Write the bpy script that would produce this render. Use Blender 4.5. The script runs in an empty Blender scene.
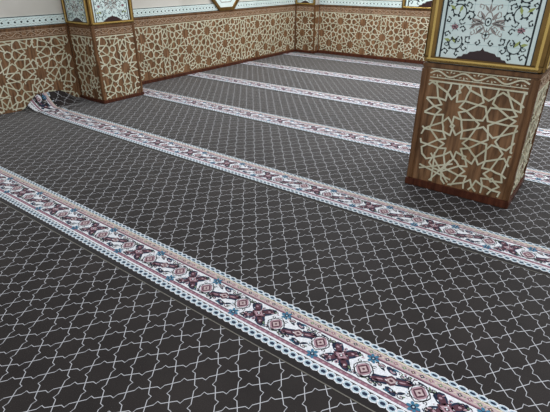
import bpy, math, random
from math import sin, cos, pi, radians
from mathutils import Vector, Matrix

random.seed(7)
S = bpy.context.scene
COL = S.collection

# ------------------------------------------------------------------ camera
cam_d = bpy.data.cameras.new('camera')
cam = bpy.data.objects.new('camera', cam_d); COL.objects.link(cam)
YAW, PITCH, ROLL, FPX = -0.6384, 0.4778, 0.0008, 447.8
fwd = Vector((sin(YAW)*cos(PITCH), cos(YAW)*cos(PITCH), -sin(PITCH)))
right = Vector((cos(YAW), -sin(YAW), 0)); upv = right.cross(fwd)
r2 = right*cos(ROLL) + upv*sin(ROLL); u2 = -right*sin(ROLL) + upv*cos(ROLL)
M = Matrix((r2, u2, -fwd)).transposed().to_4x4()
M.translation = Vector((0, 0, 1.6))
cam.matrix_world = M
cam_d.sensor_fit = 'HORIZONTAL'; cam_d.sensor_width = 36.0
cam_d.lens = FPX*36.0/550.0
cam_d.clip_start = 0.05
S.camera = cam

# ------------------------------------------------------------------ light
S.view_settings.view_transform = 'Standard'
S.view_settings.look = 'None'
S.view_settings.gamma = 1
S.view_settings.exposure = 0.0
W = bpy.data.worlds.new('world'); S.world = W; W.use_nodes = True
W.node_tree.nodes['Background'].inputs[0].default_value = (0.90, 0.955, 1.0, 1)
W.node_tree.nodes['Background'].inputs[1].default_value = 0.66

def area(name, loc, sx, sy, power, col=(0.93, 0.97, 1.0), rot=(0, 0, 0)):
    d = bpy.data.lights.new(name, 'AREA'); d.shape = 'RECTANGLE'; d.size = sx; d.size_y = sy
    d.energy = power; d.color = col
    o = bpy.data.objects.new(name, d); COL.objects.link(o); o.location = loc; o.rotation_euler = rot
    return o
area('ceiling_lamp', (-3.6, 7.2, 3.3), 3.0, 0.7, 125)
area('ceiling_lamp', (0.6, 6.2, 3.3), 3.0, 0.7, 125)
area('ceiling_lamp', (-3.6, 3.6, 3.3), 3.0, 0.7, 40)
area('ceiling_lamp', (0.8, 0.6, 3.3), 3.0, 0.7, 65)

# ------------------------------------------------------------------ materials
def principled(name, col, rough=0.6, metal=0.0, spec=0.5, sheen=0.0):
    m = bpy.data.materials.new(name); m.use_nodes = True
    b = m.node_tree.nodes['Principled BSDF']
    b.inputs['Base Color'].default_value = (*col, 1)
    b.inputs['Roughness'].default_value = rough
    b.inputs['Metallic'].default_value = metal
    b.inputs['Specular IOR Level'].default_value = spec
    if sheen:
        b.inputs['Sheen Weight'].default_value = sheen
        b.inputs['Sheen Roughness'].default_value = 0.5
    return m

def srgb(r, g, b):
    f = lambda c: (c/255/12.92) if c/255 <= 0.04045 else ((c/255+0.055)/1.055)**2.4
    return (f(r), f(g), f(b))

def noise_mix(m, c1, c2, scale, stretch=(1, 1, 1), detail=4, bump=0.0, lo=0.35, hi=0.65):
    nt = m.node_tree; n = nt.nodes; b = n['Principled BSDF']
    tc = n.new('ShaderNodeTexCoord'); mp = n.new('ShaderNodeMapping'); mp.inputs['Scale'].default_value = stretch
    no = n.new('ShaderNodeTexNoise'); no.inputs['Scale'].default_value = scale; no.inputs['Detail'].default_value = detail
    cr = n.new('ShaderNodeValToRGB')
    cr.color_ramp.elements[0].position = lo; cr.color_ramp.elements[0].color = (*c1, 1)
    cr.color_ramp.elements[1].position = hi; cr.color_ramp.elements[1].color = (*c2, 1)
    nt.links.new(tc.outputs['Object'], mp.inputs['Vector']); nt.links.new(mp.outputs[0], no.inputs['Vector'])
    nt.links.new(no.outputs['Fac'], cr.inputs['Fac']); nt.links.new(cr.outputs['Color'], b.inputs['Base Color'])
    if bump:
        bp = n.new('ShaderNodeBump'); bp.inputs['Strength'].default_value = bump; bp.inputs['Distance'].default_value = 0.004
        nt.links.new(no.outputs['Fac'], bp.inputs['Height']); nt.links.new(bp.outputs['Normal'], b.inputs['Normal'])
    return m

def wood(name, c1, c2, rough=0.5):
    return noise_mix(principled(name, c1, rough, spec=0.3), c1, c2, 9, (4, 4, 0.5), 5, 0.1)

MW = wood('walnut_board', srgb(90, 62, 40), srgb(144, 106, 74))
MP = wood('walnut_post', srgb(92, 62, 38), srgb(122, 86, 56), 0.4)
MB = wood('dark_walnut', srgb(62, 30, 20), srgb(92, 50, 34), 0.35)
ML = noise_mix(principled('cream_lattice', (1, 1, 1), 0.55, spec=0.3), srgb(196, 190, 162), srgb(216, 211, 186), 6)
MLV = noise_mix(principled('tan_scroll', (1, 1, 1), 0.55, spec=0.3), srgb(166, 142, 118), srgb(186, 162, 138), 6)
MG = noise_mix(principled('gilded_frame', (1, 1, 1), 0.32, 0.85), srgb(120, 92, 50), srgb(150, 118, 68), 5, (1, 1, 1), 4, 0.1)
MGB = principled('polished_gilt_highlight', srgb(205, 172, 100), 0.18, 0.9)  # smooth gilt for the beads, its paler gold painting in their highlight
MT = noise_mix(principled('glazed_tile', (1, 1, 1), 0.2), srgb(212, 228, 224), srgb(226, 238, 234), 4)
MTK = principled('tile_ink', srgb(26, 36, 40), 0.25)
MTO = principled('tile_olive', srgb(158, 168, 96), 0.25)
MTR = principled('tile_rose', srgb(170, 128, 134), 0.25)
MTB = principled('tile_taupe', srgb(150, 140, 134), 0.25)
MTM = principled('tile_maroon', srgb(52, 30, 30), 0.3)
MTG = principled('tile_grout', srgb(168, 190, 190), 0.7)
MWALL = noise_mix(principled('cream_wall', (1, 1, 1), 0.6, spec=0.3), srgb(196, 190, 180), srgb(208, 202, 193), 2)
MFL = noise_mix(principled('floor_screed', (1, 1, 1), 0.9), srgb(96, 92, 88), srgb(110, 106, 100), 5)

def yarn(name, c, v=0.12):
    a = tuple(x*(1-v) for x in c); b = tuple(min(1, x*(1+v)) for x in c)
    return noise_mix(principled(name, c, 0.95, spec=0.1, sheen=0.15), a, b, 120, (1, 1, 1), 2)
YW = yarn('white_yarn', srgb(220, 220, 224))
YB = yarn('pale_blue_yarn', srgb(172, 190, 200))
YN = yarn('navy_yarn', srgb(34, 44, 66))
YT = yarn('teal_yarn', srgb(62, 112, 140))
YR = yarn('rose_yarn', srgb(138, 98, 112))
YS = yarn('salmon_yarn', srgb(184, 162, 162))
YM = yarn('maroon_yarn', srgb(84, 52, 62))
YP = yarn('mauve_yarn', srgb(168, 136, 144))
YK = yarn('black_yarn', srgb(34, 30, 32))
YE = yarn('beige_yarn', srgb(206, 196, 172))
YG = yarn('sage_yarn', srgb(110, 128, 104))
YL = yarn('seam_yarn', srgb(112, 108, 100))
YD = yarn('plain_dark_yarn', srgb(40, 36, 36))

# charcoal pile woven with the pale notched trellis
LA, LB = 0.06205, 0.0755
def trellis():
    m = principled('trellis_pile', (0.03, 0.03, 0.03), 0.6, spec=0.12, sheen=0.0)
    nt = m.node_tree; n = nt.nodes; L = nt.links.new; b = n['Principled BSDF']
    def mt(op, a, c=None, d=None):
        x = n.new('ShaderNodeMath'); x.operation = op
        for i, v in enumerate((a, c, d)):
            if v is None: continue
            if isinstance(v, (int, float)): x.inputs[i].default_value = v
            else: L(v, x.inputs[i])
        return x.outputs[0]
    tc = n.new('ShaderNodeTexCoord'); sp = n.new('ShaderNodeSeparateXYZ'); L(tc.outputs['Object'], sp.inputs[0])
    X = mt('DIVIDE', sp.outputs['X'], 2*LA); Y = mt('DIVIDE', sp.outputs['Y'], 2*LB)
    U = mt('ADD', X, Y); V = mt('SUBTRACT', X, Y)
    def family(U, V):
        nearest = mt('ROUND', U); fl = mt('FLOOR', V); t = mt('SUBTRACT', V, fl)
        par = mt('FLOORED_MODULO', mt('ADD', nearest, fl), 2.0)
        s = mt('SUBTRACT', 1.0, mt('MULTIPLY', par, 2.0))
        q = mt('SUBTRACT', 0.5, mt('ABSOLUTE', mt('SUBTRACT', t, 0.5)))      # 0 at node .. .5 mid
        base = mt('MULTIPLY', mt('MINIMUM', q, 0.345), 0.06)
        tip = mt('MULTIPLY', mt('MAXIMUM', mt('SUBTRACT', q, 0.345), 0.0), 0.95)
        g = mt('MULTIPLY', mt('ADD', base, tip), s)
        return mt('ABSOLUTE', mt('SUBTRACT', mt('SUBTRACT', U, nearest), g))
    d = mt('MINIMUM', family(U, V), family(V, U))
    line = n.new('ShaderNodeMapRange'); line.interpolation_type = 'SMOOTHSTEP'
    line.inputs['From Min'].default_value = 0.009; line.inputs['From Max'].default_value = 0.027
    line.inputs['To Min'].default_value = 1; line.inputs['To Max'].default_value = 0
    L(d, line.inputs['Value'])
    no = n.new('ShaderNodeTexNoise'); no.inputs['Scale'].default_value = 260; no.inputs['Detail'].default_value = 2
    L(tc.outputs['Object'], no.inputs['Vector'])
    no2 = n.new('ShaderNodeTexNoise'); no2.inputs['Scale'].default_value = 3.5; no2.inputs['Detail'].default_value = 5
    L(tc.outputs['Object'], no2.inputs['Vector'])
    f = mt('MULTIPLY', mt('ADD', no.outputs['Fac'], no2.outputs['Fac']), 0.5)
    cr = n.new('ShaderNodeValToRGB')
    cr.color_ramp.elements[0].position = 0.3; cr.color_ramp.elements[0].color = (*srgb(33, 29, 29), 1)
    cr.color_ramp.elements[1].position = 0.7; cr.color_ramp.elements[1].color = (*srgb(53, 47, 45), 1)
    L(f, cr.inputs['Fac'])
    mx = n.new('ShaderNodeMix'); mx.data_type = 'RGBA'
    L(line.outputs[0], mx.inputs['Factor']); L(cr.outputs['Color'], mx.inputs['A']); mx.inputs['B'].default_value = (*srgb(192, 191, 195), 1)
    L(mx.outputs['Result'], b.inputs['Base Color'])
    b.inputs['Sheen Weight'].default_value = 0.70; b.inputs['Sheen Roughness'].default_value = 0.28
    bp = n.new('ShaderNodeBump'); bp.inputs['Strength'].default_value = 0.3; bp.inputs['Distance'].default_value = 0.003
    L(no.outputs['Fac'], bp.inputs['Height']); L(bp.outputs['Normal'], b.inputs['Normal'])
    return m
MC = trellis()

# ------------------------------------------------------------------ helpers
class MBld:
    def __init__(s): s.v = []; s.f = []; s.mi = []
    def poly(s, pts, mi=0):
        k = len(s.v); s.v += [tuple(p) for p in pts]; s.f.append(tuple(range(k, k+len(pts)))); s.mi.append(mi)
    def prism(s, pts, off, mi=0):
        """closed outline extruded by vector off"""
        k = len(s.v); n = len(pts); off = Vector(off)
        s.v += [tuple(p) for p in pts] + [tuple(Vector(p)+off) for p in pts]
        s.f.append(tuple(range(k+n-1, k-1, -1))); s.mi.append(mi)
        s.f.append(tuple(range(k+n, k+2*n))); s.mi.append(mi)
        for i in range(n):
            j = (i+1) % n; s.f.append((k+i, k+j, k+n+j, k+n+i)); s.mi.append(mi)
    def box(s, a, b, mi=0):
        (x0, y0, z0), (x1, y1, z1) = a, b
        s.prism([(x0, y0, z0), (x1, y0, z0), (x1, y1, z0), (x0, y1, z0)], (0, 0, z1-z0), mi)
    def build(s, name, mats, parent=None, bevel=0.0, loc=None, smooth=False):
        me = bpy.data.meshes.new(name); me.from_pydata(s.v, [], s.f)
        mats = mats if isinstance(mats, (list, tuple)) else [mats]
        for m in mats: me.materials.append(m)
        me.polygons.foreach_set('material_index', s.mi)
        if smooth: me.polygons.foreach_set('use_smooth', [True]*len(s.f))
        me.validate(); me.update()
        o = bpy.data.objects.new(name, me); COL.objects.link(o)
        if bevel:
            import bmesh
            bm = bmesh.new(); bm.from_mesh(me); bmesh.ops.remove_doubles(bm, verts=bm.verts, dist=1e-5)
            bmesh.ops.recalc_face_normals(bm, faces=bm.faces)
            bmesh.ops.bevel(bm, geom=list(bm.edges), offset=bevel, segments=2, affect='EDGES', clamp_overlap=True)
            bm.to_mesh(me); bm.free()
        else:
            import bmesh
            bm = bmesh.new(); bm.from_mesh(me); bmesh.ops.recalc_face_normals(bm, faces=bm.faces) if not s.__dict__.get('flat') else None
            bm.to_mesh(me); bm.free()
        if loc is not None: o.location = loc
        if parent: attach(o, parent)
        return o

def attach(o, parent):
    o.parent = parent
    if parent.type == 'EMPTY' or True:
        o.matrix_parent_inverse = Matrix.Translation(parent_world(parent)).inverted()

def parent_world(o):
    p = Vector(o.location)
    return p

def thing(name, label, cat, loc=(0, 0, 0), group=None):
    o = bpy.data.objects.new(name, None); COL.objects.link(o); o.location = loc; o.empty_display_size = 0.1
    o['label'] = label; o['category'] = cat
    if group: o['group'] = group
    return o

def structure(o): o['kind'] = 'structure'; return o

# a face frame: local (t, z) on a vertical plane, d = distance out of the face
class Face:
    def __init__(s, axis, value, out): s.axis, s.value, s.out = axis, value, out
    def __call__(s, t, z, d=0.0):
        if s.axis == 'y': return (t, s.value + s.out*d, z)
        return (s.value + s.out*d, t, z)
    def dv(s, d): return (0, s.out*d, 0) if s.axis == 'y' else (s.out*d, 0, 0)

def frame_box(b, F, t0, z0, t1, z1, d0, d1, mi=0):
    b.prism([F(t0, z0, d0), F(t1, z0, d0), F(t1, z1, d0), F(t0, z1, d0)], F.dv(d1-d0), mi)

_j = [0]
def strap(b, F, p, q, w, d0, th, mi=0, ext=0.35):
    dx, dz = q[0]-p[0], q[1]-p[1]; L = math.hypot(dx, dz)
    if L < 1e-4: return
    dx /= L; dz /= L; e = w*ext
    _j[0] = (_j[0]+1) % 97; th2 = th + _j[0]*0.00001
    p = (p[0]-dx*e, p[1]-dz*e); q = (q[0]+dx*e, q[1]+dz*e); nx, nz = -dz*w/2, dx*w/2
    b.prism([F(p[0]+nx, p[1]+nz, d0), F(q[0]+nx, q[1]+nz, d0), F(q[0]-nx, q[1]-nz, d0), F(p[0]-nx, p[1]-nz, d0)], F.dv(th2), mi)

# ------------------------------------------------------------------ star lattice
PER = 1.985
def rosettes(A, z0=0.69):
    """rosette centres: (t, z, petals, start angle, kind)"""
    out = []
    for k in range(-4, 5):
        a = A + k*PER
        out.append((a, z0, 12, 0.0, 'A'))
        for i in range(12):
            th = radians(30*i)
            out.append((a+0.532*cos(th), z0+0.532*sin(th), 10, th+pi, 'R'))
        bx = a + PER/2
        out.append((bx, z0-0.264, 12, 0.0, 'A'))
        out.append((bx, z0+0.19, 12, 0.0, 'A'))
        out.append((bx, z0-0.71, 12, 0.0, 'A'))
        for sx in (-1, 1):
            for zz in (z0+0.004, z0-0.532):
                out.append((bx+sx*0.165, zz, 6, 0.0, 'H'))
            out.append((bx+sx*0.435, z0-0.575, 10, pi/2, 'G'))
    return out

def clip_half(seg, px, pz, nx, nz):
    """keep the side where (x-p).n <= 0"""
    (x0, y0), (x1, y1) = seg
    a = (x0-px)*nx + (y0-pz)*nz; b = (x1-px)*nx + (y1-pz)*nz
    if a > 0 and b > 0: return None
    if a <= 0 and b <= 0: return seg
    t = a/(a-b); m = (x0+(x1-x0)*t, y0+(y1-y0)*t)
    return (m, (x1, y1)) if a > 0 else ((x0, y0), m)

def lattice_segments(A, t0, t1, zb, zt, z0=0.69, fine=False):
    ros = [r for r in rosettes(A, z0) if t0-0.6 < r[0] < t1+0.6 and zb-0.45 < r[1] < zt+0.35 and not (fine and r[4] == 'G')]
    segs = []
    for r in ros:
        cx, cz, n, st, kind = r
        planes = []
        for q in ros:
            if q is r: continue
            dx, dz = q[0]-cx, q[1]-cz; D = math.hypot(dx, dz)
            if D > 0.75 or D < 1e-3: continue
            dx /= D; dz /= D
            if kind == 'H': cut = 0.05 if q[4] != 'H' else D/2
            elif q[4] == 'H': cut = D-0.05
            else: cut = D/2
            planes.append((cx+dx*cut, cz+dz*cut, dx, dz))
        raw = []
        if kind == 'H':
            for i in range(6):
                a = radians(60*i+30); b = radians(60*i+90)
                raw.append(((cx+0.05*cos(a), cz+0.05*sin(a)), (cx+0.05*cos(b), cz+0.05*sin(b))))
            for s in raw: segs.append(s)
            continue
        if kind == 'A': phi = [radians(30*i) for i in range(12)]; bet = [radians(30*i+15) for i in range(12)]; kw = radians(3.7)
        else:
            phi = [radians(x) for x in (0, 36, 73, 109, 147, 180, 213, 251, 287, 324)]
            bet = [radians(x) for x in (16, 55, 91, 128, 163.5, 196.5, 232, 269, 305, 344)]; kw = radians(4.4)
        P = lambda r_, a: (cx+r_*cos(a+st), cz+r_*sin(a+st))
        m = len(phi)
        for i in range(m):
            f = phi[i]; bp = bet[i]; bm_ = bet[i-1]
            # reach of this petal: the cell border along its axis
            R = 0.265
            for (px, pz, nx, nz) in planes:
                dn = cos(f+st)*nx + sin(f+st)*nz
                if dn > 0.9:
                    R_ = ((px-cx)*nx + (pz-cz)*nz)/dn
                    if 0.205 < R_ < 0.30: R = min(R_, 0.285) if R_ > 0.265 else R_
            rA = 0.1155 if kind == 'A' else 0.122
            Apt = P(rA, f); C = P(R, f)
            for bb, sgn in ((bp, -1), (bm_, 1)):
                Sp = P(0.2035, bb); K = P(min(0.2536, R*0.96), bb + sgn*kw)
                raw += [(Sp, Apt), (Sp, K), (K, C)]
            rc = 0.070 if fine else 0.079
            raw += [(Apt, P(rc, bp)), (Apt, P(rc, bm_))]
        for s in raw:
            for pl in planes:
                s = clip_half(s, *pl)
                if s is None: break
            if s: segs.append(s)
    res = []
    for s in segs:
        for pl in ((t0, 0, -1, 0), (t1, 0, 1, 0), (0, zb, 0, -1), (0, zt, 0, 1)):
            s = clip_half(s, *pl)
            if s is None: break
        if s and math.hypot(s[0][0]-s[1][0], s[0][1]-s[1][1]) > 0.004: res.append(s)
    return res

def lattice(F, A, t0, t1, zb, zt, w, parent, d0=0.0, th=0.006, z0=0.69, label=None, extra=()):
    b = MBld()
    for (cx, cz, r, a0) in extra:                      # small five-pointed stars with running-out rays
        tip = [(cx+r*cos(a0+pi/2+2*pi*k/5), cz+r*sin(a0+pi/2+2*pi*k/5)) for k in range(5)]
        for k in range(5):
            p, q = tip[k], tip[(k+2) % 5]; ex = 0.30
            seg = ((p[0]-(q[0]-p[0])*ex, p[1]-(q[1]-p[1])*ex), (q[0]+(q[0]-p[0])*ex, q[1]+(q[1]-p[1])*ex))
            for pl in ((t0, 0, -1, 0), (t1, 0, 1, 0), (0, zb, 0, -1), (0, zt, 0, 1)):
                seg = seg and clip_half(seg, *pl)
            if seg: strap(b, F, seg[0], seg[1], w, d0, th)
    for s in lattice_segments(A, t0, t1, zb, zt, z0, w < 0.0125): strap(b, F, s[0], s[1], w, d0, th)
    for s in (((t0, zt), (t1, zt)),):
        strap(b, F, s[0], s[1], w*0.9, d0, th)
    o = b.build('star_lattice', ML, parent)
    o['label'] = 'cream star-patterned strapwork'
    return o

def scroll_band(F, t0, t1, zc, h, parent, d0=0.0, step=0.105, mat=None, wt=0.13):
    """running vine between two thin lines"""
    b = MBld(); a = h*0.30; n = max(2, int((t1-t0)/step)); st = (t1-t0)/n
    pts = []
    for i in range(n*8+1):
        t = t0 + (t1-t0)*i/(n*8); pts.append((t, zc + a*sin(pi*(t-t0)/st)))
    for p, q in zip(pts, pts[1:]): strap(b, F, p, q, h*wt, d0, 0.004)
    for i in range(n):
        t = t0 + (i+0.5)*st; s = 1 if i % 2 == 0 else -1
        for k, (ox, oz, L, ang, wd) in enumerate(((0, -0.12, 0.42, -70, .2), (0.14, -0.16, 0.40, -20, .16), (-0.14, -0.16, 0.4, 200, .16), (.3, .34, .26, 60, .12), (-.3, .34, .26, 120, .12))):
            c = (t + ox*st, zc + s*(oz*h)); an = radians(ang); dx, dz = cos(an)*L*h*0.9, sin(an)*L*h*0.9*s
            nx, nz = -dz/(L*h)*wd*h*0.5, dx/(L*h)*wd*h*0.5
            e = (c[0]+dx, c[1]+dz); m = ((c[0]+e[0])/2, (c[1]+e[1])/2)
            b.prism([F(c[0], c[1], d0), F(m[0]+nx, m[1]+nz, d0), F(e[0], e[1], d0), F(m[0]-nx, m[1]-nz, d0)], F.dv(0.0035))
    for zz in (zc-h/2, zc+h/2): strap(b, F, (t0, zz), (t1, zz), h*0.10, d0, 0.004)
    return b.build('scroll_border', mat or MLV, parent)

# ------------------------------------------------------------------ room shell
XL, YB_, XR, YN_, ZW = -6.138, 9.2, 3.2, -0.6, 3.3
b = MBld(); b.box((XL-0.2, YN_, -0.12), (XR, YB_+0.2, -0.014)); structure(b.build('floor', MFL))
b = MBld(); b.box((XL-0.2, YN_, -0.014), (XL-0.012, YB_+0.2, ZW)); structure(b.build('wall_left', MWALL))
b = MBld(); b.box((XL-0.012, YB_+0.012, -0.014), (XR, YB_+0.2, ZW)); structure(b.build('wall_back', MWALL))

# ------------------------------------------------------------------ wainscot panels
ZT = 1.006
def wainscot(label, F, t0, t1, A, base, w, zl=(0.075, 0.862), group=None, loc=None, z0=0.69, s0=0.03, s1=0.03):
    c = F((t0+t1)/2, 0)
    o = thing('wainscot_panel', label, 'wall panelling', c, group)
    b = MBld(); frame_box(b, F, t0, 0.0, t1, ZT-0.022, -0.011, 0); b.build('board', MW, o)
    b = MBld(); frame_box(b, F, t0, ZT-0.022, t1, ZT, -0.011, 0.012); b.build('top_rail', MP, o, bevel=0.004)
    if base:
        b = MBld(); frame_box(b, F, t0, 0.0, t1, base, 0.0, 0.014); b.build('baseboard', MB, o, bevel=0.003)
    lattice(F, A, t0+s0, t1-s1, zl[0], zl[1], w, o, z0=z0)
    scroll_band(F, t0+s0, t1-s1, 0.925, 0.072, o, step=0.085)
    return o

FL = Face('x', XL, 1); FB = Face('y', YB_, -1)
LC0, LC1, LCX = 3.545, 4.212, -5.575
wainscot('long wooden wall panel with star lattice left of the corner-side column', FL, YN_+0.1, LC0-0.002, 3.51, 0, 0.0135, zl=(0.02, 0.862), s1=0.035)
PY, PX = 9.03, -5.62            # corner pilaster
wainscot('wooden star-lattice wall panel running under the octagonal frame to the far corner', FL, LC1+0.002, PY-0.002, 6.202, 0.05, 0.0135)
wainscot('wooden star-lattice panel on the back wall, partly behind the large near column', FB, PX+0.002, XR-0.05, -5.067, 0.06, 0.0135, z0=0.70)

# tile border above the wood
def tile_border(n, F, t0, t1):
    b = MBld(); frame_box(b, F, t0, ZT, t1, 1.133, -0.011, 0.0, 0)
    for zz in (ZT+0.006, 1.127): strap(b, F, (t0, zz), (t1, zz), 0.009, 0.0, 0.001, 1, 0)
    k = int((t1-t0)/0.078)
    for i in range(k):
        t = t0 + (i+0.5)*(t1-t0)/k; zc = 1.068
        b.prism([F(t-0.016, zc), F(t, zc-0.014), F(t+0.016, zc), F(t, zc+0.014)], F.dv(0.0012), 1)
        for s in (-1, 1):
            strap(b, F, (t-0.03, zc+s*0.028), (t+0.004, zc+s*0.036), 0.004, 0, 0.001, 2, 0)
            strap(b, F, (t+0.012, zc+s*0.020), (t+0.034, zc+s*0.026), 0.004, 0, 0.001, 2, 0)
        if i: strap(b, F, (t-0.039, ZT+0.012), (t-0.039, 1.121), 0.0016, 0, 0.0006, 3, 0)
    return structure(b.build('trim_%d' % n, [MT, MTK, MTB, MTG]))
tile_border(1, FL, YN_+0.1, LC0-0.002)
tile_border(2, FL, LC1+0.002, PY-0.002)
tile_border(3, FB, PX+0.002, XR-0.05)

# ------------------------------------------------------------------ columns
def column(label, x0, x1, y0, y1, faces, base=0.055, w=0.019, basem=0.014):
    cx, cy = (x0+x1)/2, (y0+y1)/2
    o = thing('column', label, 'column', (cx, cy, 0))
    b = MBld(); b.box((x0+0.004, y0+0.004, 0), (x1-0.004, y1-0.004, ZT)); b.build('wooden_casing', MW, o)
    b = MBld(); b.box((x0+0.03, y0+0.03, ZT), (x1-0.03, y1-0.03, ZW)); b.build('shaft', MWALL, o)
    b = MBld(); b.box((x0-basem, y0-basem, 0), (x1+basem, y1+basem, base)); b.build('plinth', MB, o, bevel=0.004)
    b = MBld(); b.box((x0-0.006, y0-0.006, ZT-0.03), (x1+0.006, y1+0.006, ZT)); b.build('top_moulding', MP, o, bevel=0.004)
    return o

def post(o, x, y, s, z0=0.055, z1=ZT-0.03):
    b = MBld(); b.box((x-s/2, y-s/2, z0), (x+s/2, y+s/2, z1)); return b.build('corner_post', MP, o, bevel=s*0.2)

# framed tile picture on a face
def spiral(b, F, cx, cz, r, turns, a0, sgn, w, mi, n=22):
    pts = []
    for i in range(n+1):
        k = i/n; a = a0 + sgn*turns*2*pi*k; rr = r*(1.12-0.95*k)
        pts.append((cx+rr*cos(a), cz+rr*sin(a)))
    for i, (p, q) in enumerate(zip(pts, pts[1:])):
        strap(b, F, p, q, w*(1.0 if i % 5 else 1.5), 0.0, 0.0007, mi, 0.2)
    for i in range(2, n-3, 3):
        p = pts[i]; a = a0 + sgn*turns*2*pi*i/n
        leaf(b, F, p[0], p[1], r*0.42, a + sgn*1.15, w*2.4, mi)

def leaf(b, F, x, z, L, a, w, mi):
    dx, dz = cos(a), sin(a); nx, nz = -dz, dx
    _j[0] = (_j[0]+1) % 97
    b.prism([F(x, z), F(x+dx*L*.5+nx*w*.5, z+dz*L*.5+nz*w*.5), F(x+dx*L, z+dz*L), F(x+dx*L*.5-nx*w*.5, z+dz*L*.5-nz*w*.5)], F.dv(0.0006+_j[0]*0.00001), mi)

def ring(b, F, x, z, rx, rz, w, mi, n=14, lobes=0, amp=0.0):
    pts = [(x+rx*(1+amp*cos(lobes*2*pi*i/n))*cos(2*pi*i/n), z+rz*(1+amp*cos(lobes*2*pi*i/n))*sin(2*pi*i/n)) for i in range(n)]
    for i in range(n): strap(b, F, pts[i], pts[(i+1) % n], w, 0, 0.0008, mi, 0.2)

def disc(b, F, x, z, rx, rz, mi, n=10, th=0.0008):
    b.prism([F(x+rx*cos(2*pi*i/n), z+rz*sin(2*pi*i/n)) for i in range(n)], F.dv(th), mi)

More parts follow.
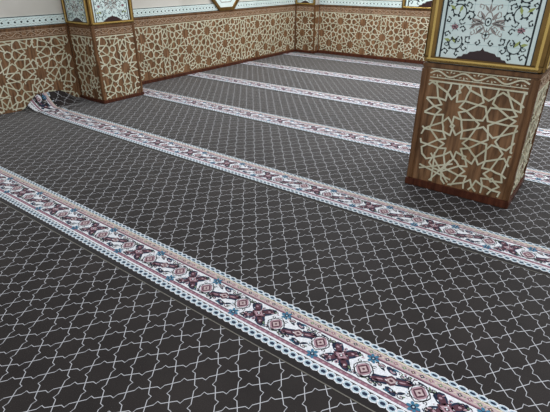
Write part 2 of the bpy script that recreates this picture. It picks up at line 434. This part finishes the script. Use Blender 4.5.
def tile_picture(label, F, t0, t1, z0, z1, fw, group=None, proud=0.018, hb=0.62):
    """gilded frame, glazed tiles with vine scrolls, dark lobed arch foot"""
    c = F((t0+t1)/2, z0)
    o = thing('framed_tile_picture', label, 'framed picture', c, group)
    b = MBld()
    for (a0, b0, a1, b1) in ((t0, z0, t1, z0+fw*hb), (t0, z1-fw*hb, t1, z1), (t0, z0+fw*hb, t0+fw, z1-fw*hb), (t1-fw, z0+fw*hb, t1, z1-fw*hb)):
        frame_box(b, F, a0, b0, a1, b1, 0, proud)
    b.build('frame', MG, o, bevel=0.004)
    # raised half-round inner bead
    b = MBld()
    h = fw*hb
    for (p, q) in (((t0+fw*.3, z0+h*.5), (t1-fw*.3, z0+h*.5)), ((t0+fw*.5, z0+h*.5), (t0+fw*.5, z1-h*.5)), ((t1-fw*.5, z0+h*.5), (t1-fw*.5, z1-h*.5))):
        dx, dz = q[0]-p[0], q[1]-p[1]; L = math.hypot(dx, dz); dx /= L; dz /= L
        for i in range(6):
            a, bb = pi*i/6, pi*(i+1)/6; rr = h*0.34
            pa = [(-dz*cos(x)*rr, dx*cos(x)*rr, proud-0.002+sin(x)*rr*0.6) for x in (a, bb)]
            b.poly([F(p[0]+pa[0][0], p[1]+pa[0][1], pa[0][2]), F(q[0]+pa[0][0], q[1]+pa[0][1], pa[0][2]), F(q[0]+pa[1][0], q[1]+pa[1][1], pa[1][2]), F(p[0]+pa[1][0], p[1]+pa[1][1], pa[1][2])])
    b.build('frame_bead', MGB, o, smooth=True)
    i0, i1, j0, j1 = t0+fw, t1-fw, z0+h, z1-h
    b = MBld(); frame_box(b, F, i0, j0, i1, j1, 0, 0.006); tile = b.build('tile_panel', MT, o)
    G = Face(F.axis, F.value + F.out*0.006, F.out)
    b = MBld(); Wd = i1-i0; cx = (i0+i1)/2; u = Wd/0.62
    m1, m2 = 0.004*u, 0.034*u
    for mm, ww in ((m1, 0.006*u), (m2, 0.011*u)):
        strap(b, G, (i0+mm, j0), (i0+mm, j1), ww, 0, 0.001, 0, 0); strap(b, G, (i1-mm, j0), (i1-mm, j1), ww, 0, 0.001, 0, 0)
    # grout
    ts = 0.2*u; k = 1
    for s in (-1, 1):
        strap(b, G, (cx+s*0.1*u, j0), (cx+s*0.1*u, j1), 0.002, 0, 0.0004, 5, 0)
    zz = j0+0.10*u
    while zz < j1-0.03:
        strap(b, G, (i0+m2, zz), (i1-m2, zz), 0.002, 0, 0.0004, 5, 0); zz += ts*0.62
    # lobed arch foot
    pts = []
    prof = [(0.165, 0.0), (0.150, 0.018), (0.128, 0.020), (0.118, 0.036), (0.094, 0.038), (0.080, 0.054), (0.050, 0.058), (0.032, 0.064), (0.014, 0.066), (0.006, 0.074), (0, 0.088)]
    pts = [(cx+x*u, j0+z*u) for x, z in prof] + [(cx-x*u, j0+z*u) for x, z in reversed(prof[:-1])]
    b.prism([G(*p) for p in pts], G.dv(0.0015), 4)
    # repeat of scrolls upward
    zb = j0; n = 0
    while zb < j1 - 0.2*u:
        up = zb + 0.0
        for s in (-1, 1):
            X = lambda v: cx + s*v*u
            ang = (lambda a: a if s > 0 else pi-a)
            big = [(0.195, 0.105, 0.052, 1.15, 2.4, 1), (0.20, 0.30, 0.055, 1.15, -2.2, -1), (0.115, 0.275, 0.030, 1.0, 0.4, 1), (0.205, 0.405, 0.050, 1.1, 2.2, 1), (0.10, 0.40, 0.036, 1.0, 1.0, -1)]
            for (vx, vz, rr, tn, a0, sg) in big:
                spiral(b, G, X(vx), zb+vz*u, rr*u, tn, ang(a0), sg*s, 0.0062*u, 0)
            small = [(0.12, 0.075, 0.022, .9, 1.2, -1), (0.245, 0.04, 0.022, .9, .2, 1), (0.165, 0.032, 0.018, .8, 2.2, -1), (0.105, 0.135, 0.024, .9, 4.2, 1), (0.25, 0.155, 0.020, .9, 3.0, -1), (0.15, 0.19, 0.020, .9, 0.5, 1), (0.255, 0.245, 0.018, .9, 1.5, 1), (0.14, 0.34, 0.022, .9, 4.0, -1), (0.255, 0.35, 0.018, .9, 5.0, 1), (0.045, 0.115, 0.018, .9, 2.0, 1)]
            for (vx, vz, rr, tn, a0, sg) in small:
                spiral(b, G, X(vx), zb+vz*u, rr*u, tn, ang(a0), sg*s, 0.0055*u, 0, 12)
            for (vx, vz, a) in ((0.185, 0.10, 1.0), (0.215, 0.115, 0.2), (0.19, 0.295, 1.9), (0.215, 0.31, 0.6), (0.20, 0.40, 2.2)):
                leaf(b, G, X(vx), zb+vz*u, 0.052*u, ang(a), 0.020*u, 1)
            # rose blossom
            for k in range(5):
                a = 2*pi*k/5; disc(b, G, X(0.205)+0.014*u*cos(a), zb+(0.205+0.010*sin(a))*u, 0.010*u, 0.008*u, 2, 8)
            disc(b, G, X(0.205), zb+0.205*u, 0.006*u, 0.005*u, 0, 8, 0.0012)
            for k in range(5):
                leaf(b, G, X(0.205), zb+0.205*u, 0.036*u, 0.5+2*pi*k/5, 0.006*u, 0)
            # wings of the centre medallion
            for (vx, vz, L, a) in ((0.02, 0.235, 0.085, 0.35), (0.02, 0.235, 0.095, -0.15), (0.015, 0.25, 0.075, 0.95), (0.015, 0.215, 0.075, -0.75), (0.07, 0.235, 0.05, 0.7), (0.07, 0.225, 0.05, -0.6)):
                leaf(b, G, X(vx), zb+vz*u, L*u, ang(a), 0.020*u, 3)
                leaf(b, G, X(vx+0.008), zb+vz*u, L*0.7*u, ang(a), 0.007*u, 0)
        for s in (-1, 1):
            for (vx, vz, rr, tn, a0, sg) in ((0.045, 0.20, 0.020, .9, 5.0, 1), (0.05, 0.285, 0.022, .9, 1.0, -1), (0.085, 0.245, 0.020, .9, 3.0, 1), (0.06, 0.335, 0.018, .9, 4.0, -1), (0.165, 0.245, 0.022, .9, 3.6, 1), (0.165, 0.125, 0.018, .9, 1.4, -1), (0.245, 0.095, 0.016, .9, 3.0, 1), (0.09, 0.175, 0.018, .9, 2.0, 1)):
                spiral(b, G, cx+s*vx*u, zb+vz*u, rr*u, tn, a0 if s > 0 else pi-a0, sg*s, 0.0042*u, 3 if vx < 0.1 else 0, 11)
        ring(b, G, cx, zb+0.245*u, 0.018*u, 0.024*u, 0.006*u, 0)
        disc(b, G, cx, zb+0.245*u, 0.007*u, 0.009*u, 0)
        ring(b, G, cx, zb+0.245*u, 0.040*u, 0.052*u, 0.006*u, 3, 20, 4, 0.18)
        ring(b, G, cx, zb+0.165*u, 0.022*u, 0.024*u, 0.005*u, 3, 14)
        disc(b, G, cx, zb+0.165*u, 0.008*u, 0.010*u, 0)
        for a in (pi/2, -pi/2, 0.3, pi-0.3): leaf(b, G, cx, zb+0.165*u, 0.045*u, a, 0.008*u, 0)
        for a in (pi/2, 0.9, pi-0.9): leaf(b, G, cx, zb+0.30*u, 0.06*u, a, 0.016*u, 3)
        for a in (pi/2, -pi/2, 0, pi): leaf(b, G, cx, zb+0.385*u, 0.028*u, a, 0.010*u, 0)
        zb += 0.43*u
    cut = b
    art = cut.build('vine_artwork', [MTK, MTO, MTR, MTB, MTM, MTG], o)
    return o

# near right column
CX0, CX1, CY0, CY1 = -1.190, -0.395, 3.51, 4.14
col = column('large near column with brown star-lattice casing, right side of the photo', CX0, CX1, CY0, CY1, None, 0.06)
F1 = Face('y', CY0, -1); F2 = Face('x', CX1, 1)
F1w = Face('y', CY0+0.004, -1); F2w = Face('x', CX1-0.004, 1)
post(col, CX0+0.018, CY0+0.018, 0.056); post(col, CX1-0.018, CY0+0.018, 0.05); post(col, CX1-0.018, CY1-0.018, 0.05); post(col, CX0+0.018, CY1-0.018, 0.05)
lattice(F1w, -0.409, CX0+0.062, CX1-0.055, 0.078, 0.878, 0.0122, col, extra=((-0.965, 0.185, 0.088, 0.35),))
scroll_band(F1w, CX0+0.062, CX1-0.055, 0.936, 0.062, col, mat=ML, wt=0.17, step=0.092)
lattice(F2w, 3.6, CY0+0.055, CY1-0.055, 0.078, 0.862, 0.0120, col)
scroll_band(F2w, CY0+0.055, CY1-0.055, 0.922, 0.072, col)
tile_picture('large gilt-framed floral tile picture on the front of the near column', F1, CX0, CX1, ZT+0.012, 2.2, 0.072, hb=0.5)
tile_picture('gilt-framed tile picture on the right flank of the near column', F2, CY0, CY1, ZT+0.012, 2.2, 0.072, hb=0.5)

# left column against the wall
c2 = column('smaller wood-cased column standing against the left wall', XL+0.002, LCX, LC0, LC1, None, 0.04)
F3 = Face('x', LCX, 1); F4 = Face('y', LC0, -1); F3w = Face('x', LCX-0.004, 1); F4w = Face('y', LC0+0.004, -1)
for (x, y) in ((LCX-0.014, LC0+0.014), (LCX-0.014, LC1-0.014), (XL+0.022, LC0+0.014)): post(c2, x, y, 0.04, 0.04)
lattice(F3w, 3.971+PER/2, LC0+0.045, LC1-0.045, 0.055, 0.862, 0.0135, c2)
scroll_band(F3w, LC0+0.045, LC1-0.045, 0.925, 0.07, c2, step=0.085)
lattice(F4w, -5.2, XL+0.05, LCX-0.045, 0.055, 0.862, 0.0135, c2)
scroll_band(F4w, XL+0.05, LCX-0.045, 0.925, 0.07, c2, step=0.085)
tile_picture('gilt-framed tile picture facing the room on the left wall column', F3, LC0, LC1, ZT+0.004, 2.0, 0.055)
tile_picture('narrow gilt-framed tile picture on the near side of the left wall column', F4, XL+0.004, LCX, ZT+0.004, 2.0, 0.055)

# corner pilaster
c3 = column('narrow wooden pilaster filling the far room corner', XL+0.002, PX, PY, YB_+0.002, None, 0.05)
F5 = Face('y', PY, -1); F5w = Face('y', PY+0.004, -1); F6w = Face('x', PX-0.004, 1)
post(c3, PX-0.012, PY+0.012, 0.034, 0.05); post(c3, XL+0.02, PY+0.012, 0.03, 0.05)
lattice(F5w, -6.4, XL+0.04, PX-0.035, 0.07, 0.862, 0.0135, c3)
scroll_band(F5w, XL+0.04, PX-0.035, 0.925, 0.07, c3, step=0.085)
lattice(F6w, 8.6, PY+0.03, YB_-0.02, 0.07, 0.862, 0.0135, c3)
tile_picture('small gilt-framed tile picture above the far corner pilaster', F5, XL+0.004, PX, ZT+0.004, 2.0, 0.05)

# wide framed picture on the back wall, behind the near column
FBw = Face('y', YB_+0.012, -1)
tile_picture('framed tile picture hanging low on the back wall beside the near column', Face('y', YB_, -1), -3.72, -2.5, ZT+0.002, 2.3, 0.06, proud=0.03)

# octagonal frame on the left wall
def octagon(cy, zc, hw, hh, c):
    return [(cy-hw+c, zc-hh), (cy+hw-c, zc-hh), (cy+hw, zc-hh+c), (cy+hw, zc+hh-c), (cy+hw-c, zc+hh), (cy-hw+c, zc+hh), (cy-hw, zc+hh-c), (cy-hw, zc-hh+c)]
o = thing('octagonal_frame', 'gilt octagonal wall frame with pale patterned centre, above the wood panelling', 'framed picture', (XL, 6.74, 1.004))
FO = Face('x', XL, 1)
outer = octagon(6.74, 1.504, 0.50, 0.5, 0.30); inner = octagon(6.74, 1.504, 0.445, 0.445, 0.277); in2 = octagon(6.74, 1.504, 0.36, 0.36, 0.235)
b = MBld()
for i in range(8):
    j = (i+1) % 8
    b.prism([FO(*outer[i]), FO(*outer[j]), FO(*inner[j]), FO(*inner[i])], FO.dv(0.03))
b.build('frame', MG, o, bevel=0.005)
b = MBld(); b.prism([FO(*p) for p in inner], FO.dv(0.008)); b.build('tile_panel', MT, o)
b = MBld(); G = Face('x', XL+0.008, 1)
for i in range(8): strap(b, G, in2[i], in2[(i+1) % 8], 0.012, 0, 0.001, 0)
for k in range(12):
    a = 2*pi*k/12
    spiral(b, G, 6.74+0.25*cos(a), 1.504+0.25*sin(a), 0.05, 1.1, a, 1, 0.006, 0, 14)
    leaf(b, G, 6.74, 1.504, 0.19, a, 0.035, 1)
b.build('scroll_artwork', [MTB, MTB], o)

# ------------------------------------------------------------------ carpet
def smooth(a, b, x):
    t = max(0.0, min(1.0, (x-a)/(b-a))); return t*t*(3-2*t)
def flap(y):
    return 0.012 + 0.005*sin(y*9) + 0.165*smooth(2.66, 2.95, y)*(1-smooth(3.22, 3.53, y)) if y < LC0 else 0.0
def carpet_z(x, y):
    """the carpet edge rides up the foot of the left wall before the column"""
    z = 0.0
    if y < LC0 and x < -5.86:
        h = flap(y); k = (-5.86-x)/0.27
        k = max(0, min(1, k)); z = h*k*k*(1.2-0.2*k)
    # faint ruck beside it
    z += 0.012*math.exp(-((x+5.80)/0.07)**2)*smooth(2.6, 2.8, y)*(1-smooth(3.2, 3.5, y))
    return z

NEAR = [1.274, 2.755, 4.185, 5.610, 7.074, 8.532]
SEAM = 0.032
SX0, SX1 = XL+0.012, XR-0.02
XSH = [0.0, -0.074, 0.005, 0.03, -0.06, 0.02]

PERX = 0.4964
MED = -2.163
Z = 0.0008
BM = [YW, YB, YN, YT, YR, YS, YM, YP, YK, YE, YG, YD, YL]
(W_, B_, N_, T_, R_, S_, M_, P_, K_, E_, G_, D_, L_) = range(13)

def period_shapes():
    """all coloured shapes of one repeat, as (points, material, level)"""
    out = []
    def poly(pts, mi, lv): out.append((pts, mi, lv))
    def ell(cx, cy, rx, ry, mi, lv, n=10, rot=0.0, lobes=0, amp=0):
        pts = []
        for i in range(n):
            a = 2*pi*i/n; k = 1+amp*cos(lobes*a); x, y = rx*k*cos(a), ry*k*sin(a)
            pts.append((cx+x*cos(rot)-y*sin(rot), cy+x*sin(rot)+y*cos(rot)))
        poly(pts, mi, lv)
    def stroke(pts, w, mi, lv):
        for (p, q) in zip(pts, pts[1:]):
            dx, dy = q[0]-p[0], q[1]-p[1]; L = math.hypot(dx, dy) or 1; nx, ny = -dy/L*w/2, dx/L*w/2
            ex, ey = dx/L*w*.25, dy/L*w*.25
            poly([(p[0]-ex+nx, p[1]-ey+ny), (q[0]+ex+nx, q[1]+ey+ny), (q[0]+ex-nx, q[1]+ey-ny), (p[0]-ex-nx, p[1]-ey-ny)], mi, lv)
    P = PERX; n = 12; d = P/n
    def braid(yc, h):
        for k in range(n):
            x = (k+0.5)*d
            ell(x, yc, d*0.60, h*0.5, W_, 1, 8); ell(x, yc, d*0.50, h*0.38, B_, 2, 8)
            ell(x+d*0.03, yc, d*0.33, h*0.21, N_, 3, 6)
            poly([(k*d-d*.16, yc), (k*d, yc-h*.16), (k*d+d*.16, yc), (k*d, yc+h*.16)], W_, 4)
    # ground bands
    def band(y0, y1, mi, lv=0, m=8):
        for k in range(m): poly([(P*k/m, y0), (P*(k+1)/m, y0), (P*(k+1)/m, y1), (P*k/m, y1)], mi, lv)
    band(-SEAM+0.006, 0.004, D_); band(-SEAM, -SEAM+0.006, L_)
    band(0.004, 0.052, D_); braid(0.028, 0.046)
    band(0.052, 0.064, W_); band(0.064, 0.082, R_); band(0.082, 0.086, M_)
    band(0.086, 0.238, W_)
    band(0.238, 0.244, M_); band(0.244, 0.250, R_); band(0.250, 0.282, S_); band(0.282, 0.289, E_)
    band(0.289, 0.322, D_); braid(0.306, 0.034)
    # pink guard flowers
    for k in range(12):
        x = (k+0.5)*P/12; c = (N_, R_, G_, M_)[k % 4]
        ell(x, 0.266, 0.011, 0.009, c, 1, 8, 0, 4, .25); ell(x, 0.266, 0.004, 0.004, E_, 2, 6)
        ell(x+P/24, 0.266, 0.005, 0.004, E_ if k % 2 else G_, 1, 6)
    for k in range(16):
        x = (k+.5)*P/16; ell(x, 0.073, 0.008, 0.005, P_, 1, 6)
    yc = 0.160
    def scallop(cx, cy, pts, mi, lv): poly([(cx+x, cy+y) for x, y in pts], mi, lv)
    # dark medallion at 0 (drawn inside [0,P) by wrapping)
    mx = 0.0
    for sx in (-1, 1):
        for sy in (-1, 1):
            ell(mx+sx*0.036, yc+sy*0.036, 0.042, 0.028, N_, 1, 9, sx*sy*0.8, 3, .12)
            ell(mx+sx*0.034, yc+sy*0.036, 0.030, 0.016, M_, 2, 8, sx*sy*0.8)
            ell(mx+sx*0.040, yc+sy*0.040, 0.008, 0.006, P_, 3, 6)
    ell(mx, yc, 0.038, 0.030, M_, 2, 12, 0, 4, .15); ell(mx, yc, 0.026, 0.019, P_, 3, 8, 0, 4, .2); ell(mx, yc, 0.012, 0.010, M_, 4, 6); ell(mx, yc, .005, .005, W_, 5, 6)
    for sy in (-1, 1): ell(mx, yc+sy*0.046, 0.010, 0.012, P_, 2, 7); ell(mx, yc+sy*0.047, 0.005, 0.006, N_, 3, 6)
    # mauve blossoms at .125 and .375
    for bx in (0.122, 0.374):
        cy = yc + (0.012 if bx > .25 else -0.012)
        ell(bx, cy, 0.046, 0.050, K_, 1, 16, 0.0, 4, .10); ell(bx, cy, 0.041, 0.046, W_, 2, 16, 0, 4, .10)
        ell(bx, cy, 0.034, 0.038, P_, 3, 12, 0, 4, .12); ell(bx, cy, 0.025, 0.028, M_, 4, 12, 0, 4, .15)
        ell(bx, cy, 0.018, 0.019, S_, 5, 8, 0, 4, .2); ell(bx, cy, 0.007, 0.007, M_, 6, 6)
    # long leaf medallion at .25
    for s in (-1, 1):
        ell(0.25+s*0.048, yc+s*0.020, 0.056, 0.025, N_, 1, 12, s*0.0+0.35, 6, .14)
        ell(0.25+s*0.046, yc+s*0.020, 0.042, 0.014, M_, 2, 9, 0.35)
        ell(0.25+s*0.044, yc+s*0.018, 0.020, 0.004, P_, 3, 6, 0.35)
        ell(0.25-s*0.02, yc+s*0.054, 0.032, 0.015, N_, 1, 8, -0.4); ell(0.25-s*0.02, yc+s*0.050, 0.012, 0.005, P_, 2, 6, -0.4)
    ell(0.25, yc, 0.034, 0.026, M_, 3, 12, 0.3, 4, .15); ell(0.25, yc, 0.022, 0.016, S_, 4, 8, 0.3, 4, .15); ell(0.25, yc, 0.010, 0.008, M_, 5, 6)
    # teal corner flowers
    for (fx, fy) in ((0.130, 0.232), (0.380, 0.088)):
        for k in range(6):
            a = 2*pi*k/6; ell(fx+0.019*cos(a), fy+0.019*sin(a), 0.012, 0.008, T_, 7, 7, a)
        ell(fx, fy, 0.012, 0.012, N_, 8, 7); ell(fx, fy, 0.005, 0.005, B_, 9, 6)
    for (lx, ly, rx, ry, ro, c) in ((0.062, 0.205, .020, .008, .7, P_), (0.064, 0.118, .018, .008, -.7, G_), (0.19, 0.125, .020, .009, .4, P_), (0.188, 0.205, .018, .008, -.5, N_), (0.312, 0.122, .018, .008, .6, N_), (0.318, 0.196, .020, .009, -.3, P_), (0.436, 0.20, .020, .008, -.7, N_), (0.434, 0.122, .018, .008, .7, P_), (0.13, 0.105, .026, .006, 0.1, N_), (0.37, 0.222, .026, .006, -0.1, N_), (0.245, 0.228, .02, .006, 0, T_), (0.255, 0.10, .02, .006, 0, T_)):
        ell(lx, ly, rx, ry, K_, 1, 8, ro, 3, .15); ell(lx, ly, rx*.7, ry*.6, c, 2, 7, ro)
    rf = random.Random(11)
    for (ox, lim) in ((0.0, 0.075), (0.25, 0.095)):
        for k in range(16):
            ell(ox+rf.uniform(-lim, lim), yc+rf.uniform(-.058, .058), rf.uniform(.004, .008), rf.uniform(.002, .0035), rf.choice((W_, W_, P_, B_)), 5, 5, rf.uniform(0, 3))
    for (bx, cy) in ((0.122, yc-0.012), (0.374, yc+0.012)):
        for a0 in range(4):
            a = a0*pi/2+pi/4
            c = (bx+0.050*cos(a), cy+0.052*sin(a))
            stroke([(c[0]+0.012*(1-k/9)*cos(a+k*0.95), c[1]+0.011*(1-k/9)*sin(a+k*0.95)) for k in range(7)], 0.0036, K_, 3)
        stroke([(bx+0.036*cos(t*pi/8)*(1.12 if t % 4 else .98), cy+0.038*sin(t*pi/8)*(1.12 if t % 4 else .98)) for t in range(17)], 0.003, K_, 6)
    # fine black tendrils and small leaves on the white
    rnd = random.Random(3)
    for (tx, ty, s, q) in ((0.070, 0.215, 1, 1), (0.075, 0.105, 1, -1), (0.185, 0.218, -1, 1), (0.182, 0.100, 1, 1), (0.315, 0.225, 1, -1), (0.318, 0.103, -1, -1), (0.425, 0.215, -1, 1), (0.43, 0.107, 1, 1), (0.215, 0.112, -1, 1), (0.285, 0.21, 1, -1)):
        pts = [(tx + s*0.017*(1-k/7*0.7)*cos(0.9*k), ty + q*0.011*(1-k/7*0.7)*sin(0.9*k)) for k in range(7)]
        stroke(pts, 0.0042, K_, 3)
        ell(tx, ty, 0.005, 0.005, (P_, G_, T_, S_)[rnd.randrange(4)], 3, 6)
        ell(tx+s*0.020, ty-q*0.006, 0.009, 0.004, (G_, N_, P_)[rnd.randrange(3)], 2, 6, rnd.uniform(-1, 1))
    for k in range(60):
        x = rnd.uniform(0.01, P-0.01); y = rnd.choice((rnd.uniform(0.096, 0.115), rnd.uniform(0.205, 0.232)))
        ell(x, y, rnd.uniform(.005, .011), rnd.uniform(.002, .005), rnd.choice((K_, N_, P_, G_, K_)), 2, 5, rnd.uniform(0, 3))
    return out

SHAPES = period_shapes()

def band_mesh(k, y0):
    """border woven across strip k; coordinates relative to the strip origin (0, y0)"""
    b = MBld(); b.flat = True
    med = MED + XSH[k]
    i0 = int((SX0-med)/PERX) - 2; i1 = int((SX1-med)/PERX) + 2
    lim = 0.9 if k >= 3 else 3.2                         # leave off repeats far outside the view
    for i in range(i0, i1):
        ox = med + i*PERX
        for pts, mi, lv in SHAPES:
            q = [(min(max(x+ox, SX0+0.001), SX1-0.001), y+NEAR[k]) for x, y in pts]
            xs = [p[0] for p in q]
            if max(xs)-min(xs) < 1e-4: continue
            b.poly([(x, y-y0, carpet_z(x, y) + 0.0012 + lv*0.00022) for x, y in q], mi)
    return b

def strip_surface(y0, y1):
    """pile with thickness, draped by carpet_z; relative to (0, y0)"""
    b = MBld()
    xs = [SX0 + 0.285*i/14 for i in range(15)] + [-5.80, -5.72, -5.6, -5.4]
    x = -5.0
    while x < SX1-0.3: xs.append(x); x += 0.5
    xs.append(SX1)
    ny = 30; ys = [y0 + (y1-y0)*i/ny for i in range(ny+1)]
    holes = [(CX0-0.014, CX1+0.014, CY0-0.014, CY1+0.014), (XL-1, LCX+0.014, LC0-0.014, LC1+0.014), (XL-1, PX+0.014, PY-0.014, YB_+1)]
    for h in holes:
        xs += [h[0], h[1]]; ys += [v for v in h[2:] if y0 < v < y1]
    xs = sorted({round(v, 5) for v in xs if SX0 <= v <= SX1}); ys = sorted({round(v, 5) for v in ys}); ny = len(ys)-1
    inside = lambda i, j: any(h[0] < (xs[i]+xs[i+1])/2 < h[1] and h[2] < (ys[j]+ys[j+1])/2 < h[3] for h in holes)
    nx = len(xs)
    for y in ys:
        for x in xs: b.v.append((x, y-y0, carpet_z(x, y)))
    for y in ys:
        for x in xs: b.v.append((x, y-y0, carpet_z(x, y)-0.012))
    N = nx*(ny+1)
    def q(*f): b.f.append(f); b.mi.append(0)
    for j in range(ny):
        for i in range(nx-1):
            if inside(i, j): continue
            a = j*nx+i; q(a, a+1, a+nx+1, a+nx); q(N+a, N+a+nx, N+a+nx+1, N+a+1)
    for i in range(nx-1):
        q(i, N+i, N+i+1, i+1); a = ny*nx+i; q(a, a+1, N+a+1, N+a)
    for j in range(ny):
        a = j*nx; q(a, a+nx, N+a+nx, N+a); a += nx-1; q(a, N+a, N+a+nx, a+nx)
    return b

PH = (-0.384, 1.981)     # one trellis crossing
edges = [NEAR[0]-SEAM-1.45] + [n-SEAM for n in NEAR] + [YB_-0.02]
LAB = ['charcoal trellis carpet strip at the bottom left, nearest of all, with no border in view',
       'charcoal trellis carpet strip with the nearest and widest-looking colourful floral border',
       'trellis carpet strip whose floral border passes before the near column and curls up the wall',
       'trellis carpet strip under the near column, its border starting at the left wall column',
       'grey trellis carpet strip with the third narrowest border, passing behind the near column',
       'grey trellis carpet strip second from the back wall',
       'farthest carpet strip, its thin border running close along the back wall']
for i in range(7):
    y0, y1 = edges[i], edges[i+1]-0.0015
    o = thing('carpet_strip', LAB[i], 'carpet', (0, y0, 0), 'fitted carpet strips')
    s = strip_surface(y0, y1)
    # shift so the trellis phase falls where the photo has it: object origin on a crossing
    nyc = round((y0-PH[1])/(2*LB))
    org = Vector((PH[0] % (2*LA), PH[1] + nyc*2*LB, 0))
    s.v = [(x-org.x, y+y0-org.y, z) for x, y, z in s.v]
    p = s.build('pile', MC, o, smooth=False); p.location = org
    if i >= 1:
        bd = band_mesh(i-1, y0).build('floral_border', BM, o); bd.location = (0, y0, 0)
        bd['label'] = 'pink, white and blue floral border band'
